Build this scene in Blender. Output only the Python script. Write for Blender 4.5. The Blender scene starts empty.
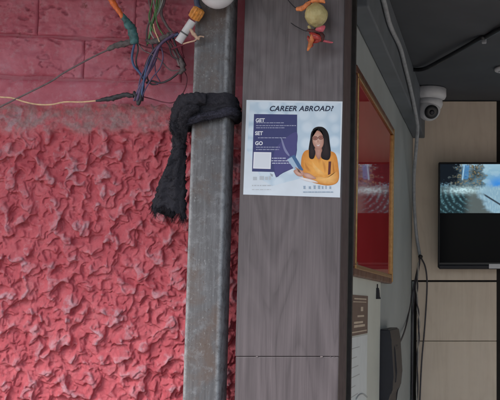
import bpy, bmesh, math, random
import numpy as np
from mathutils import Vector, Matrix, noise as mnoise
random.seed(7)
rng = np.random.default_rng(11)
S = bpy.context.scene
C = S.collection
R = math.radians

# ------------------------------------------------------------------ camera
EYE = 1.6; F = 1000.0; PX, PY = 497.0, 200.0; TH = R(6.1)
cam_d = bpy.data.cameras.new('camera')
cam_d.sensor_fit = 'HORIZONTAL'; cam_d.sensor_width = 36; cam_d.lens = 36 * F / 500
cam_d.shift_x = -(PX - 250) / 500
cam_d.clip_start = 0.02; cam_d.clip_end = 5000
cam = bpy.data.objects.new('camera', cam_d); C.objects.link(cam)
cam.location = (0, 0, EYE); cam.rotation_euler = (R(90) + TH, 0, 0)
S.camera = cam
# ------------------------------------------------------------------ sky and sun (thin overcast)
SUN_EL, SUN_AZ = R(43), R(226)          # azimuth clockwise from +Y: behind and to the left of the camera
w = bpy.data.worlds.new('World'); S.world = w; w.use_nodes = True
nt = w.node_tree; bg = nt.nodes['Background']
sky = nt.nodes.new('ShaderNodeTexSky'); sky.sky_type = 'NISHITA'; sky.sun_disc = False
sky.sun_elevation = SUN_EL; sky.sun_rotation = SUN_AZ; sky.dust_density = 3; sky.air_density = 1
hs = nt.nodes.new('ShaderNodeHueSaturation'); hs.inputs['Saturation'].default_value = 0.65
nt.links.new(sky.outputs[0], hs.inputs['Color']); nt.links.new(hs.outputs[0], bg.inputs[0])
bg.inputs[1].default_value = 0.10
sd = bpy.data.lights.new('sun', 'SUN'); sd.energy = 0.8; sd.angle = R(16); sd.color = (1, .95, .9)
sun = bpy.data.objects.new('sun', sd); C.objects.link(sun)
sv = Vector((math.sin(SUN_AZ) * math.cos(SUN_EL), math.cos(SUN_AZ) * math.cos(SUN_EL), math.sin(SUN_EL)))
sun.rotation_euler = sv.to_track_quat('Z', 'Y').to_euler(); sun.location = sv * 20
vs = S.view_settings; vs.view_transform = 'Standard'; vs.look = 'None'; vs.exposure = 1.4; vs.gamma = 1
vs.use_curve_mapping = False

# ------------------------------------------------------------------ helpers: geometry from photo directions
def ray(px, py):
    u, v = (px - PX) / F, (PY - py) / F
    return u, math.cos(TH) - v * math.sin(TH), math.sin(TH) + v * math.cos(TH)
def P(px, py, Y):                      # on the plane y = Y
    a, b, c = ray(px, py); t = Y / b
    return Vector((a * t, Y, EYE + c * t))
def Q(px, py, X):                      # on the plane x = X
    a, b, c = ray(px, py); t = X / a
    return Vector((X, b * t, EYE + c * t))
def H(px, py, Z):                      # on the plane z = Z
    a, b, c = ray(px, py); t = (Z - EYE) / c
    return Vector((a * t, b * t, Z))

# ------------------------------------------------------------------ helpers: objects
def mesh_obj(name, verts, faces, m=None, parent=None, smooth=False):
    me = bpy.data.meshes.new(name); me.from_pydata([tuple(v) for v in verts], [], faces); me.update()
    return link(name, me, m, parent, smooth)
def link(name, me, m=None, parent=None, smooth=False):
    o = bpy.data.objects.new(name, me); C.objects.link(o)
    if m: me.materials.append(m)
    if parent: o.parent = parent
    if smooth: me.polygons.foreach_set('use_smooth', [True] * len(me.polygons))
    return o
def bm_obj(name, bm, m=None, parent=None, smooth=False):
    bmesh.ops.recalc_face_normals(bm, faces=bm.faces)
    me = bpy.data.meshes.new(name); bm.to_mesh(me); bm.free()
    return link(name, me, m, parent, smooth)
def add_box(bm, a, b, bev=0, seg=2):
    r = bmesh.ops.create_cube(bm, size=1)
    lo = Vector([min(a[i], b[i]) for i in range(3)]); hi = Vector([max(a[i], b[i]) for i in range(3)])
    for v in r['verts']:
        v.co = Vector([lo[i] + (v.co[i] + .5) * (hi[i] - lo[i]) for i in range(3)])
    if bev:
        es = list({e for v in r['verts'] for e in v.link_edges})
        bmesh.ops.bevel(bm, geom=es, offset=bev, segments=seg, affect='EDGES', profile=.5)
    return bm
def box(name, a, b, m, parent=None, bev=0, seg=2, smooth=False):
    bm = bmesh.new(); add_box(bm, a, b, bev, seg)
    return bm_obj(name, bm, m, parent, smooth)
def catmull(pts, n=8, closed=False):
    pts = [Vector(p) for p in pts]; out = []; N = len(pts)
    for i in range(N if closed else N - 1):
        if closed: p0, p1, p2, p3 = pts[i - 1], pts[i], pts[(i + 1) % N], pts[(i + 2) % N]
        else: p0, p1, p2, p3 = pts[max(i - 1, 0)], pts[i], pts[i + 1], pts[min(i + 2, N - 1)]
        for k in range(n):
            t = k / n
            out.append(.5 * (2 * p1 + (p2 - p0) * t + (2 * p0 - 5 * p1 + 4 * p2 - p3) * t * t + (3 * p1 - p0 - 3 * p2 + p3) * t ** 3))
    if not closed: out.append(pts[-1])
    return out
def tube_geo(pts, rad, seg=8, off=0, wob=0):
    n = len(pts); vs_, fs = [], []
    nrm = None
    for i, p in enumerate(pts):
        tg = (pts[min(i + 1, n - 1)] - pts[max(i - 1, 0)]).normalized()
        if nrm is None:
            nrm = tg.cross(Vector((0, 0, 1)))
            if nrm.length < .1: nrm = tg.cross(Vector((0, 1, 0)))
        nrm = (nrm - tg * nrm.dot(tg)).normalized(); bn = tg.cross(nrm)
        r = rad(i / (n - 1)) if callable(rad) else rad
        for k in range(seg):
            a = 2 * math.pi * k / seg
            rr = r * (1 + wob * mnoise.noise((p + nrm * math.cos(a) * r + bn * math.sin(a) * r) * 160)) if wob else r
            vs_.append(p + nrm * math.cos(a) * rr + bn * math.sin(a) * rr)
    for i in range(n - 1):
        for k in range(seg):
            k2 = (k + 1) % seg
            fs.append((off + i * seg + k, off + i * seg + k2, off + (i + 1) * seg + k2, off + (i + 1) * seg + k))
    fs.append(tuple(off + k for k in reversed(range(seg)))); fs.append(tuple(off + (n - 1) * seg + k for k in range(seg)))
    return vs_, fs
def tube(name, pts, rad, m, parent=None, n=8, seg=8, wob=0):
    vs_, fs = tube_geo(catmull(pts, n), rad, seg, 0, wob)
    return mesh_obj(name, vs_, fs, m, parent, True)
def lathe(name, prof, m, parent=None, seg=32, axis='Z', loc=(0, 0, 0), rot=None):
    vs_, fs = [], []
    for r, z in prof:
        for k in range(seg):
            a = 2 * math.pi * k / seg
            vs_.append(Vector((r * math.cos(a), r * math.sin(a), z)))
    for i in range(len(prof) - 1):
        for k in range(seg):
            k2 = (k + 1) % seg
            fs.append((i * seg + k, i * seg + k2, (i + 1) * seg + k2, (i + 1) * seg + k))
    fs.append(tuple(reversed(range(seg)))); fs.append(tuple((len(prof) - 1) * seg + k for k in range(seg)))
    M = (rot.to_matrix().to_4x4() if rot else Matrix())
    M = Matrix.Translation(loc) @ M
    return mesh_obj(name, [M @ v for v in vs_], fs, m, parent, True)
def tag(o, label, cat=None, group=None, kind=None):
    o['label'] = label
    if cat: o['category'] = cat
    if group: o['group'] = group
    if kind: o['kind'] = kind
    return o
def struct(o): o['kind'] = 'structure'; return o
def thing(name, label, cat, loc=(0, 0, 0), group=None):
    o = bpy.data.objects.new(name, None); C.objects.link(o); o.location = (0, 0, 0); o.empty_display_size = .05
    return tag(o, label, cat, group)

# ------------------------------------------------------------------ helpers: materials
class NM:
    def __init__(s, name, rough=.6, metallic=0):
        s.m = bpy.data.materials.new(name); s.m.use_nodes = True
        s.t = s.m.node_tree; s.b = s.t.nodes['Principled BSDF']
        s.b.inputs['Roughness'].default_value = rough; s.b.inputs['Metallic'].default_value = metallic
        s.tc = s.t.nodes.new('ShaderNodeTexCoord')
    def n(s, typ, **kw):
        x = s.t.nodes.new(typ)
        for k, v in kw.items():
            if k in x.inputs: x.inputs[k].default_value = v
            else: setattr(x, k, v)
        return x
    def l(s, a, b): s.t.links.new(a, b)
    def map(s, scale=(1, 1, 1), loc=(0, 0, 0), rot=(0, 0, 0)):
        mp = s.n('ShaderNodeMapping'); mp.inputs['Scale'].default_value = scale
        mp.inputs['Location'].default_value = loc; mp.inputs['Rotation'].default_value = rot
        s.l(s.tc.outputs['Object'], mp.inputs[0]); return mp.outputs[0]
    def noise(s, scale, detail=4, rough=.55, dist=0, vec=None, typ='FBM'):
        x = s.n('ShaderNodeTexNoise', Scale=scale, Detail=detail, Roughness=rough, Distortion=dist)
        s.l(vec if vec else s.tc.outputs['Object'], x.inputs['Vector']); return x.outputs['Fac']
    def ramp(s, fac, stops):
        x = s.n('ShaderNodeValToRGB'); e = x.color_ramp.elements
        while len(e) < len(stops): e.new(.5)
        for i, (p, c) in enumerate(stops):
            e[i].position = p; c = c if isinstance(c, tuple) else (c, c, c); e[i].color = (*c, 1)
        s.l(fac, x.inputs[0]); return x.outputs[0]
    def mix(s, fac, a, b, mode='MIX'):
        x = s.n('ShaderNodeMix', data_type='RGBA', blend_type=mode)
        for sock, v in ((x.inputs[0], fac), (x.inputs[6], a), (x.inputs[7], b)):
            if isinstance(v, (int, float)): sock.default_value = v
            elif isinstance(v, tuple): sock.default_value = (*v, 1)
            else: s.l(v, sock)
        return x.outputs[2]
    def math(s, op, a, b=0.0, c=None):
        x = s.n('ShaderNodeMath', operation=op)
        for i, v in enumerate((a, b) if c is None else (a, b, c)):
            if isinstance(v, (int, float)): x.inputs[i].default_value = v
            else: s.l(v, x.inputs[i])
        return x.outputs[0]
    def attr(s, name):
        x = s.n('ShaderNodeAttribute', attribute_name=name); return x.outputs['Fac']
    def col(s, c):
        if isinstance(c, tuple): s.b.inputs['Base Color'].default_value = (*c, 1)
        else: s.l(c, s.b.inputs['Base Color'])
        return s
    def rough(s, r): s.l(r, s.b.inputs['Roughness']); return s
    def bump(s, h, strength=.3, dist=.002):
        x = s.n('ShaderNodeBump', Strength=strength, Distance=dist); s.l(h, x.inputs['Height'])
        s.l(x.outputs[0], s.b.inputs['Normal']); return s

def m_simple(name, c, rough=.5, var=.15, scale=40, metallic=0, bump=.1):
    k = NM(name, rough, metallic); f = k.noise(scale, 5)
    lo = tuple(x * (1 - var) for x in c); hi = tuple(min(1, x * (1 + var)) for x in c)
    k.col(k.ramp(f, [(.3, lo), (.7, hi)]))
    if bump: k.bump(k.noise(scale * 6, 3), bump, .001)
    return k.m
def m_laminate(name, lo, mid, hi, rough=.42, sx=1.0):
    k = NM(name, rough)
    big = k.noise(1.0, 3, .5, 1.2, k.map((9 * sx, 3, .9)))
    rings = k.math('FRACT', k.math('MULTIPLY', big, 9.0))
    rings = k.ramp(rings, [(0, .2), (.45, .75), (.9, .5), (1, .2)])
    fine = k.noise(1.0, 7, .72, .5, k.map((105 * sx, 20, 2.4)))
    vfine = k.noise(1.0, 4, .7, 0, k.map((420 * sx, 60, 5)))
    f = k.math('ADD', k.math('MULTIPLY', rings, .34), k.math('MULTIPLY', fine, .66))
    f = k.math('ADD', k.math('MULTIPLY', f, .70), k.math('MULTIPLY', vfine, .30))
    c = k.ramp(f, [(.34, lo), (.5, mid), (.66, hi)])
    dirt = k.ramp(k.noise(5, 6, .6), [(.42, 0.0), (.75, .35)])
    c = k.mix(dirt, c, tuple(x * 1.35 for x in mid))
    k.col(c); k.rough(k.ramp(k.noise(30, 4), [(.3, rough - .06), (.7, rough + .12)]))
    k.bump(f, .12, .0006)
    return k.m

M = {}
M['lam_front'] = m_laminate('grey_wood_laminate', (.050, .041, .047), (.090, .076, .085), (.135, .115, .127))
M['lam_side'] = m_laminate('brown_wood_laminate', (.05, .035, .038), (.075, .052, .055), (.10, .07, .075), .7)
M['lam_beige'] = m_laminate('beige_wood_laminate', (.66, .55, .44), (.71, .60, .485), (.75, .645, .53), .5, .6)
M['board_edge'] = m_simple('panel_edge', (.17, .145, .15), .7)

# painted roughcast
k = NM('red_painted_roughcast', .6)
cr = k.attr('crest')
n1 = k.noise(7, 5, .6); n2 = k.noise(60, 5, .65); n3 = k.noise(220, 4, .6)
base = k.ramp(k.noise(18, 6, .6), [(.3, (.43, .058, .084)), (.55, (.54, .100, .130)), (.75, (.58, .155, .185))])
worn = k.math('MULTIPLY', k.ramp(cr, [(.45, 0.0), (.8, 1.0)]), k.ramp(n2, [(.38, 0.0), (.58, 1.0)]))
worn = k.math('MULTIPLY', worn, k.ramp(n1, [(.3, .35), (.6, 1.0)]))
c = k.mix(k.math('MULTIPLY', worn, .75), base, (.50, .35, .41))
dust = k.ramp(k.math('ADD', k.math('MULTIPLY', n2, .5), k.math('MULTIPLY', n3, .5)), [(.55, 0.0), (.68, .45)])
c = k.mix(dust, c, (.60, .32, .36))
dark = k.ramp(k.noise(45, 6, .7), [(.30, .75), (.40, 0.0)])
c = k.mix(k.math('MULTIPLY', dark, .6), c, (.26, .05, .06))
ld = k.attr('ledge')
lm = k.math('MULTIPLY', ld, k.ramp(k.noise(32, 7, .65, .5), [(.38, .05), (.62, .80)]))
c = k.mix(lm, c, k.ramp(k.noise(90, 5, .7), [(.3, (.19, .145, .145)), (.7, (.36, .30, .31))]))
k.col(c); k.bump(k.math('ADD', k.math('MULTIPLY', n3, .6), k.noise(700, 3, .6)), .8, .0016)
M['roughcast'] = k.m

k = NM('shade_tinted_red_brick', .6)  # red paint; its mauve cast is cool upper-wall shade put into the colour
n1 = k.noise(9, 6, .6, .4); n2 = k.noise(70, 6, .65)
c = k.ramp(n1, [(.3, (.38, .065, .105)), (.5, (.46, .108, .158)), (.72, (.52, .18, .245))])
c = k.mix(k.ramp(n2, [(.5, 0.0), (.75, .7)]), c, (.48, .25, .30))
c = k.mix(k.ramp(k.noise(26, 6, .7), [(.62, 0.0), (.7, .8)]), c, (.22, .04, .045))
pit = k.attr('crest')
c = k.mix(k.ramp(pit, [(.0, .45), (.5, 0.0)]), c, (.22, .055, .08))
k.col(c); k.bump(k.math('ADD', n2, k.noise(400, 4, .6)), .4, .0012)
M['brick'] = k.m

k = NM('galvanised_post_paint', .5, .1)
st = k.noise(1, 6, .7, .2, k.map((150, 60, 7)))
n2 = k.noise(11, 8, .68, .6); sp = k.noise(230, 5, .75, 0, k.map((1, 1, .6))); n4 = k.noise(55, 7, .75, .3)
c = k.ramp(st, [(.28, (.055, .056, .062)), (.5, (.092, .095, .105)), (.75, (.15, .157, .172))])
c = k.mix(k.ramp(n2, [(.44, 0.0), (.62, .8)]), c, (.105, .075, .062))
c = k.mix(k.ramp(n4, [(.52, 0.0), (.68, .6)]), c, (.19, .20, .22))
c = k.mix(k.ramp(n4, [(.28, .8), (.38, 0.0)]), c, (.06, .036, .026))
sx_ = k.n('ShaderNodeSeparateXYZ'); k.l(k.tc.outputs['Object'], sx_.inputs[0])
ed_ = k.math('ABSOLUTE', k.math('SUBTRACT', sx_.outputs[0], -.60825))
wear = k.math('MULTIPLY', k.ramp(k.math('MULTIPLY', ed_, 20.0), [(.56, 0.0), (.67, 1.0)]), k.ramp(n4, [(.36, .15), (.55, 1.0)]))
c = k.mix(k.math('MULTIPLY', wear, .75), c, (.34, .365, .39))
c = k.mix(k.ramp(sp, [(.60, 0.0), (.70, .6)]), c, (.32, .335, .35))
k.col(c); k.bump(k.math('ADD', sp, n4), .45, .0011)
k.rough(k.ramp(n2, [(.3, .40), (.7, .7)]))
M['post'] = k.m

def m_fabric(name, lo, hi, sc=300):
    k = NM(name, .95); k.b.inputs['Specular IOR Level'].default_value = .08
    f = k.noise(sc, 5, .7); g = k.noise(25, 4)
    k.col(k.mix(k.math('MULTIPLY', g, .7), k.ramp(f, [(.3, lo), (.7, hi)]), hi)); k.bump(k.math('ADD', f, k.noise(sc * 3, 3)), .7, .002)
    return k.m
M['cloth'] = m_fabric('charcoal_cloth', (.015, .015, .020), (.052, .052, .064))
M['cloth2'] = m_fabric('slate_cloth', (.026, .027, .040), (.072, .072, .10))
M['black_tape'] = m_simple('black_tape', (.035, .037, .045), .55, .4, 120, 0, .4)
M['grey_tape'] = m_simple('dusty_grey_tape', (.13, .115, .12), .8, .4, 150, 0, .5)
M['teal_tape'] = m_simple('teal_tape', (.055, .16, .17), .45, .5, 90, 0, .4)
M['orange'] = m_simple('orange_plastic', (.75, .17, .045), .4, .3, 120)
M['amber'] = m_simple('amber_plastic', (.62, .26, .05), .4, .3, 150)
M['w_grey'] = m_simple('grey_insulation', (.16, .12, .13), .55, .3, 90)
M['w_cream'] = m_simple('cream_insulation', (.74, .52, .32), .5, .2, 90)
M['w_blue'] = m_simple('blue_insulation', (.06, .11, .24), .5, .3, 90)
M['w_violet'] = m_simple('violet_insulation', (.12, .085, .175), .5, .3, 90)
M['w_maroon'] = m_simple('maroon_insulation', (.17, .03, .055), .45, .3, 90)
M['w_green'] = m_simple('green_insulation', (.09, .22, .08), .45, .35, 90)
M['w_pale'] = m_simple('pale_grey_insulation', (.36, .40, .38), .5, .3, 90)
M['w_dark'] = m_simple('dark_insulation', (.05, .045, .055), .5, .3, 90)
M['white_pl'] = m_simple('white_plastic', (.62, .63, .66), .4, .08, 30, 0, .05)
M['tan'] = m_simple('tan_tape', (.55, .38, .28), .6, .3, 120)
M['navy_pl'] = m_simple('navy_plastic', (.05, .07, .13), .4, .2, 60)
M['black_pl'] = m_simple('black_plastic', (.014, .015, .018), .35, .2, 60, 0, .05)
M['black_pl2'] = m_simple('satin_black_plastic', (.009, .010, .017), .5, .2, 40, 0, .05)
M['grey_pl'] = m_simple('grey_plastic', (.11, .115, .12), .4, .2, 40, 0, .05)
M['concrete'] = m_simple('grey_concrete', (.33, .31, .29), .85, .25, 12, 0, .5)
M['asphalt'] = m_simple('dusty_concrete_road', (.22, .205, .19), .9, .3, 8, 0, .6)
M['pave'] = m_simple('pavement_concrete', (.36, .34, .31), .85, .25, 6, 0, .5)
M['tile'] = m_simple('floor_tile', (.66, .63, .60), .3, .06, 3, 0, 0)
M['gwall'] = m_simple('grey_wall_paint', (.34, .38, .39), .7, .1, 4, 0, .15)
M['white_wall'] = m_simple('white_wall_paint', (.76, .75, .72), .7, .04, 4, 0, .1)
M['ceil'] = m_simple('dark_ceiling_paint', (.062, .070, .082), .75, .15, 5, 0, .1)
M['bulk'] = m_simple('slate_trim_paint', (.125, .145, .168), .65, .15, 8, 0, .1)
M['dark_gap'] = m_simple('dark_joint', (.012, .009, .008), .8, .2, 20, 0, 0)
M['guide'] = m_simple('shutter_guide_paint', (.028, .027, .026), .6, .3, 60, .2, .2)
M['upper'] = m_simple('upper_wall_paint', (.36, .2, .2), .8, .2, 5, 0, .3)

# ------------------------------------------------------------------ ground and building shell
WALL_X, BACK_Y, CEIL_Z = -.36, 4.23, P(450, 101, 4.23).z
PIL_Y, WALLF = 2.10, 2.222
PXL, PXR = -.544, -.329
struct(mesh_obj('ground', [(-800, -800, 0), (800, -800, 0), (800, 800, 0), (-800, 800, 0)], [(0, 1, 2, 3)], M['asphalt']))
pv = struct(box('pavement', (-12, .9, -.05), (12, 2.32, .13), M['pave'], None, .008))
struct(box('shop_floor', (WALL_X, 2.325, .0), (3.4, BACK_Y, .16), M['tile']))
struct(box('ceiling', (-.33, 2.33, CEIL_Z), (3.4, BACK_Y + .1, CEIL_Z + .12), M['ceil']))
struct(box('wall_left', (WALL_X - .12, 2.345, .1), (WALL_X, BACK_Y + .12, CEIL_Z + .12), M['gwall']))
struct(box('wall_right', (3.4, 2.1, .1), (3.54, BACK_Y + .12, CEIL_Z + .12), M['white_wall']))
wb = struct(box('wall_back', (WALL_X + .002, BACK_Y, .162), (3.398, BACK_Y + .12, CEIL_Z - .002), M['dark_gap']))
# boards fixed to the back wall, each a piece of its own
def zb(py): return P(450, py, BACK_Y - .014).z
X0b = -.333
xr = P(497, 250, BACK_Y).x
cols = [(WALL_X + .03, xr - .002), (xr + .022, xr + .60), (xr + .606, xr + 1.2), (xr + 1.206, xr + 1.8), (xr + 1.806, xr + 2.6), (xr + 2.606, 3.39)]
zA, zB, zC = CEIL_Z - .004, zb(281), zb(341)
for ci, (a, b) in enumerate(cols):
    left_low = P(416.5, 330, BACK_Y - .012).x if ci == 0 else a
    for j, (z0, z1) in enumerate(((zB + .004, zA), (zC + .0012, zB - .004), (zC - .55, zC - .0012), (.17, zC - .553))):
        o = box('laminate_board', ((WALL_X + .0005 if (ci == 0 and j == 0) else left_low), BACK_Y - .012, z0), (b, BACK_Y + .001, z1), M['lam_beige'], wb, .0012, 1)
box('corner_trim', (WALL_X + .003, BACK_Y - .007, .17), (left_low if False else P(413.5, 330, BACK_Y).x, BACK_Y + .001, zB - .001), M['gwall'], wb)
# dark trim strip boxed in along the top of the left wall
box_z = Q(379, 71, WALL_X).z
tr = box('ceiling_trim', (WALL_X + .001, 2.335, box_z), (-.308, BACK_Y - .015, CEIL_Z - .001), M['bulk'], None, .004)
struct(tr)

# building above the shop and the concrete sunshade added unseen to darken its front
cn = thing('added_shade_slab', 'grey concrete sunshade added unseen over the shop front to darken its top', 'shadecaster')
box('slab', (-2.6, 1.55, 2.53), (3.0, 2.18, 2.63), M['concrete'], cn, .01)
box('fascia', (-2.62, 1.47, 2.44), (3.02, 1.545, 2.72), M['concrete'], cn, .008)
ub = thing('upper_building', 'plastered upper storey above the shop front', 'building')
box('wall', (-6, 2.2, 2.60), (6, 4.6, 5.6), M['upper'], ub)
box('lintel', (-.34, 2.22, CEIL_Z + .001), (3.6, 2.329, 2.599), M['ceil'], ub)

# ------------------------------------------------------------------ numpy noise
PERM = rng.permutation(4096)
GR = rng.normal(size=(4096, 2)); GR /= np.linalg.norm(GR, axis=1)[:, None]
def perlin(x, y, seed=0):
    xi = np.floor(x).astype(int); yi = np.floor(y).astype(int); fx = x - xi; fy = y - yi
    def g(ix, iy, dx, dy):
        h = PERM[(PERM[(ix + seed * 57) & 4095] + iy + seed * 131) & 4095]
        return GR[h, 0] * dx + GR[h, 1] * dy
    u = fx ** 3 * (fx * (fx * 6 - 15) + 10); v = fy ** 3 * (fy * (fy * 6 - 15) + 10)
    a = g(xi, yi, fx, fy); b = g(xi + 1, yi, fx - 1, fy); c_ = g(xi, yi + 1, fx, fy - 1); d = g(xi + 1, yi + 1, fx - 1, fy - 1)
    return (a + (b - a) * u + (c_ - a) * v + (a - b - c_ + d) * u * v) * 1.5
def fbm(x, y, o, seed=0):
    s = 0; a = 1
    for i in range(o): s = s + a * perlin(x * 2 ** i, y * 2 ** i, seed + i); a *= .5
    return s
def sstep(a, b, x):
    t = np.clip((x - a) / (b - a), 0, 1); return t * t * (3 - 2 * t)

# ------------------------------------------------------------------ red wall
rw = thing('red_wall', 'red painted wall with old bricks above and rough spatter plaster below', 'wall')
Z_RC = P(90, 132, WALLF - .02).z       # top of the roughcast
Z_LT = P(90, 104, WALLF).z             # top of the dusty cement ledge
def rough_height(x, z):
    wx = x + .0075 * fbm(x * 34, z * 34, 2, 3); wz = z + .0075 * fbm(x * 34, z * 34, 2, 9)
    # thrown dabs: separate rounded lumps of uneven size standing on a flatter coat
    big = .75 + .5 * fbm(x * 6, z * 6, 2, 14)
    a = perlin(wx * 30, wz * 30, 21); b = perlin(wx * 46 + 7, wz * 42, 33); c_ = perlin(wx * 72, wz * 72 + 3, 45)
    h = .0088 * big * sstep(-.03, .27, a) + .0056 * sstep(.05, .32, b) + .0026 * sstep(.12, .38, c_)
    h += .0025 * np.maximum(0, a) - .0040 * sstep(.30, .44, -b)
    h += .0030 * fbm(x * 9, z * 9, 2, 81) + .0013 * fbm(x * 90, z * 90, 2, 87) + .00055 * fbm(x * 260, z * 260, 2, 93)
    return h
def ledge_height(x, z):
    return .004 * fbm(x * 28, z * 40, 4, 101) + .0012 * fbm(x * 170, z * 170, 2, 111)
def rough_sheet(name, x0, x1, z0, z1, step, parent):
    nx = max(2, int((x1 - x0) / step)); nz = max(2, int((z1 - z0) / step))
    gx, gz = np.meshgrid(np.linspace(x0, x1, nx), np.linspace(z0, z1, nz))
    h = rough_height(gx, gz)
    edge = Z_RC + .008 * fbm(gx * 22, gx * 0 + 4, 3, 5)
    m = sstep(-.010, .012, gz - edge)                       # 0 roughcast, 1 ledge
    t = np.clip((gz - Z_RC) / (Z_LT - Z_RC), 0, 1)
    lh = ledge_height(gx, gz) + .012 * (1 - t) - .004 * t
    out = h * (1 - m) + lh * m
    X = gx + .38 * h * (1 - m); Z = gz - .42 * (h - .006) * (1 - m)
    Y = WALLF - .004 - out * .88
    v = np.stack([X, Y, Z], -1).reshape(-1, 3)
    i = np.arange(nx * nz).reshape(nz, nx)
    f = np.stack([i[:-1, :-1], i[:-1, 1:], i[1:, 1:], i[1:, :-1]], -1).reshape(-1, 4)
    me = bpy.data.meshes.new(name)
    me.vertices.add(len(v)); me.vertices.foreach_set('co', v.ravel())
    me.loops.add(f.size); me.loops.foreach_set('vertex_index', f.ravel())
    me.polygons.add(len(f)); me.polygons.foreach_set('loop_start', np.arange(0, f.size, 4)); me.polygons.foreach_set('loop_total', np.full(len(f), 4))
    me.update(calc_edges=True); me.validate()
    at = me.attributes.new('crest', 'FLOAT', 'POINT'); at.data.foreach_set('value', np.clip(h / .015, 0, 1).ravel())
    at = me.attributes.new('ledge', 'FLOAT', 'POINT'); at.data.foreach_set('value', m.ravel())
    return link(name, me, M['roughcast'], parent, True)
o = rough_sheet('roughcast_plaster', -1.20, -.50, 1.33, Z_LT, .0017, rw)
o['label'] = 'red spatter plaster with dusty grey ledge along its top'
rough_sheet('roughcast_plaster', -2.6, -1.20, .13, Z_LT, .006, rw)
rough_sheet('roughcast_plaster', -1.20, -.50, .13, 1.33, .006, rw)
box('wall_core', (-6, WALLF + .03, .1), (WALL_X - .001, 2.34, 2.599), M['upper'], rw)
box('plain_plaster', (-6, WALLF - .004, .1), (-2.6, WALLF + .029, 2.599), M['upper'], rw)
# smooth plaster band and bricks: grids with relief
def relief(name, x0, x1, z0, z1, depth, step, seed, parent, tilt=0, amp=1.0, zt=None):
    nx = max(3, int((x1 - x0) / step)); nz = max(3, int((z1 - z0) / step))
    gx, gz = np.meshgrid(np.linspace(x0, x1, nx), np.linspace(z0, z1, nz))
    ex = np.minimum(gx - x0, x1 - gx); ez = np.minimum((gz - z0) * 1.6, (z1 - gz) * .8)
    soft = .5 + .5 * sstep(-.2, .3, fbm(gx * 11, gz * 11, 2, seed + 30))
    rnd = (sstep(-.004, .004, ex) if name == 'brick' else 1) * sstep(0, .006 * 1, ez / (.35 + soft))
    gzt = gz - (gx + .9) * tilt
    c0 = P(88, 35, WALLF); w0 = .010 * fbm(gx * 30, gz * 30, 3, 2)
    spall = 1 - sstep(-.003, .004, np.maximum(np.abs(gx - c0.x + .006) - .026 + (c0.z + .012 - gzt) * .6, np.abs(gzt - c0.z) - .012) + w0)
    pa, pb = P(94, 43, WALLF), P(76, 64, WALLF)
    tseg = np.clip(((gx - pa.x) * (pb.x - pa.x) + (gzt - pa.z) * (pb.z - pa.z)) / ((pb.x - pa.x) ** 2 + (pb.z - pa.z) ** 2), 0, 1)
    dseg = np.hypot(gx - pa.x - tseg * (pb.x - pa.x), gzt - pa.z - tseg * (pb.z - pa.z)) + w0 * .35
    spall = np.maximum(spall, .8 * (1 - sstep(.0008, .0045, dseg)))
    n = fbm(gx * 14, gz * 22, 4, seed); pn = fbm(gx * 38, gz * 75, 3, seed + 5)
    pits = sstep(.34, .62, pn) * sstep(-.1, .3, fbm(gx * 9, gz * 9, 2, seed + 8))
    crack = np.maximum(0, 1 - np.abs(fbm(gx * 7, gz * 14, 4, seed + 12)) * 26) * sstep(.0, .25, fbm(gx * 6, gz * 6, 2, seed + 15))
    h = amp * (.0034 * n - .0055 * pits - .005 * crack) - .0045 * spall + .0006 * fbm(gx * 180, gz * 180, 2, seed + 20)
    Y = WALLF - depth * rnd - h * rnd + .004
    Zt = gz - (gx + .9) * tilt + .0035 * fbm(gx * 9, gx * 0 + np.round((z0 if name == 'brick' else z1) * 40), 3, 4) * sstep(z0, z0 + .03, gz) ** 0
    X = gx
    v = np.stack([X, Y, Zt], -1).reshape(-1, 3)
    i = np.arange(nx * nz).reshape(nz, nx)
    f = np.stack([i[:-1, :-1], i[:-1, 1:], i[1:, 1:], i[1:, :-1]], -1).reshape(-1, 4)
    # closed back so the piece is solid
    nb = len(v); per = np.concatenate([i[0, :], i[1:, -1], i[-1, -2::-1], i[-2:0:-1, 0]])
    back = v[per].copy(); back[:, 1] = WALLF + .02
    vv = np.concatenate([v, back]); L = len(per)
    fs = [tuple(q) for q in f] + [(per[a], nb + a, nb + (a + 1) % L, per[(a + 1) % L]) for a in range(L)]
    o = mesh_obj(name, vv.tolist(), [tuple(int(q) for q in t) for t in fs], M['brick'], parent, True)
    at = o.data.attributes.new('crest', 'FLOAT', 'POINT')
    at.data.foreach_set('value', np.concatenate([np.clip(1 + (-.9 * pits - .9 * crack) * amp, 0, 1).ravel(), np.ones(L)]))
    return o
TILT = .045
zj1 = P(45, 80, WALLF).z; zj2 = P(45, 38.5, WALLF).z; hc = zj2 - zj1
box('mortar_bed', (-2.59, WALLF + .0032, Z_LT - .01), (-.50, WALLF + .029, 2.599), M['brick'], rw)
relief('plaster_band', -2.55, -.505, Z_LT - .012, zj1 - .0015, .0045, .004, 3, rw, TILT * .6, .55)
xj2 = P(84, 60, WALLF).x; xj1 = P(38, 20, WALLF).x; BL = .222
for c_i in range(5):
    z0 = zj1 + c_i * hc; xs = (xj2 if c_i % 2 == 0 else xj1)
    for q in range(-6, 4):
        a = xs + q * BL; b = a + BL
        if b > -.50 or a < -2.6: continue
        view = c_i < 2 and b > -1.2
        dd = .0060 + .0012 * random.random()
        relief('brick', a + .0005, b - .0005, z0 + .0015, z0 + hc - .0015, dd, .0022 if view else .012, 10 + c_i * 17 + q * 3, rw, TILT)

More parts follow.
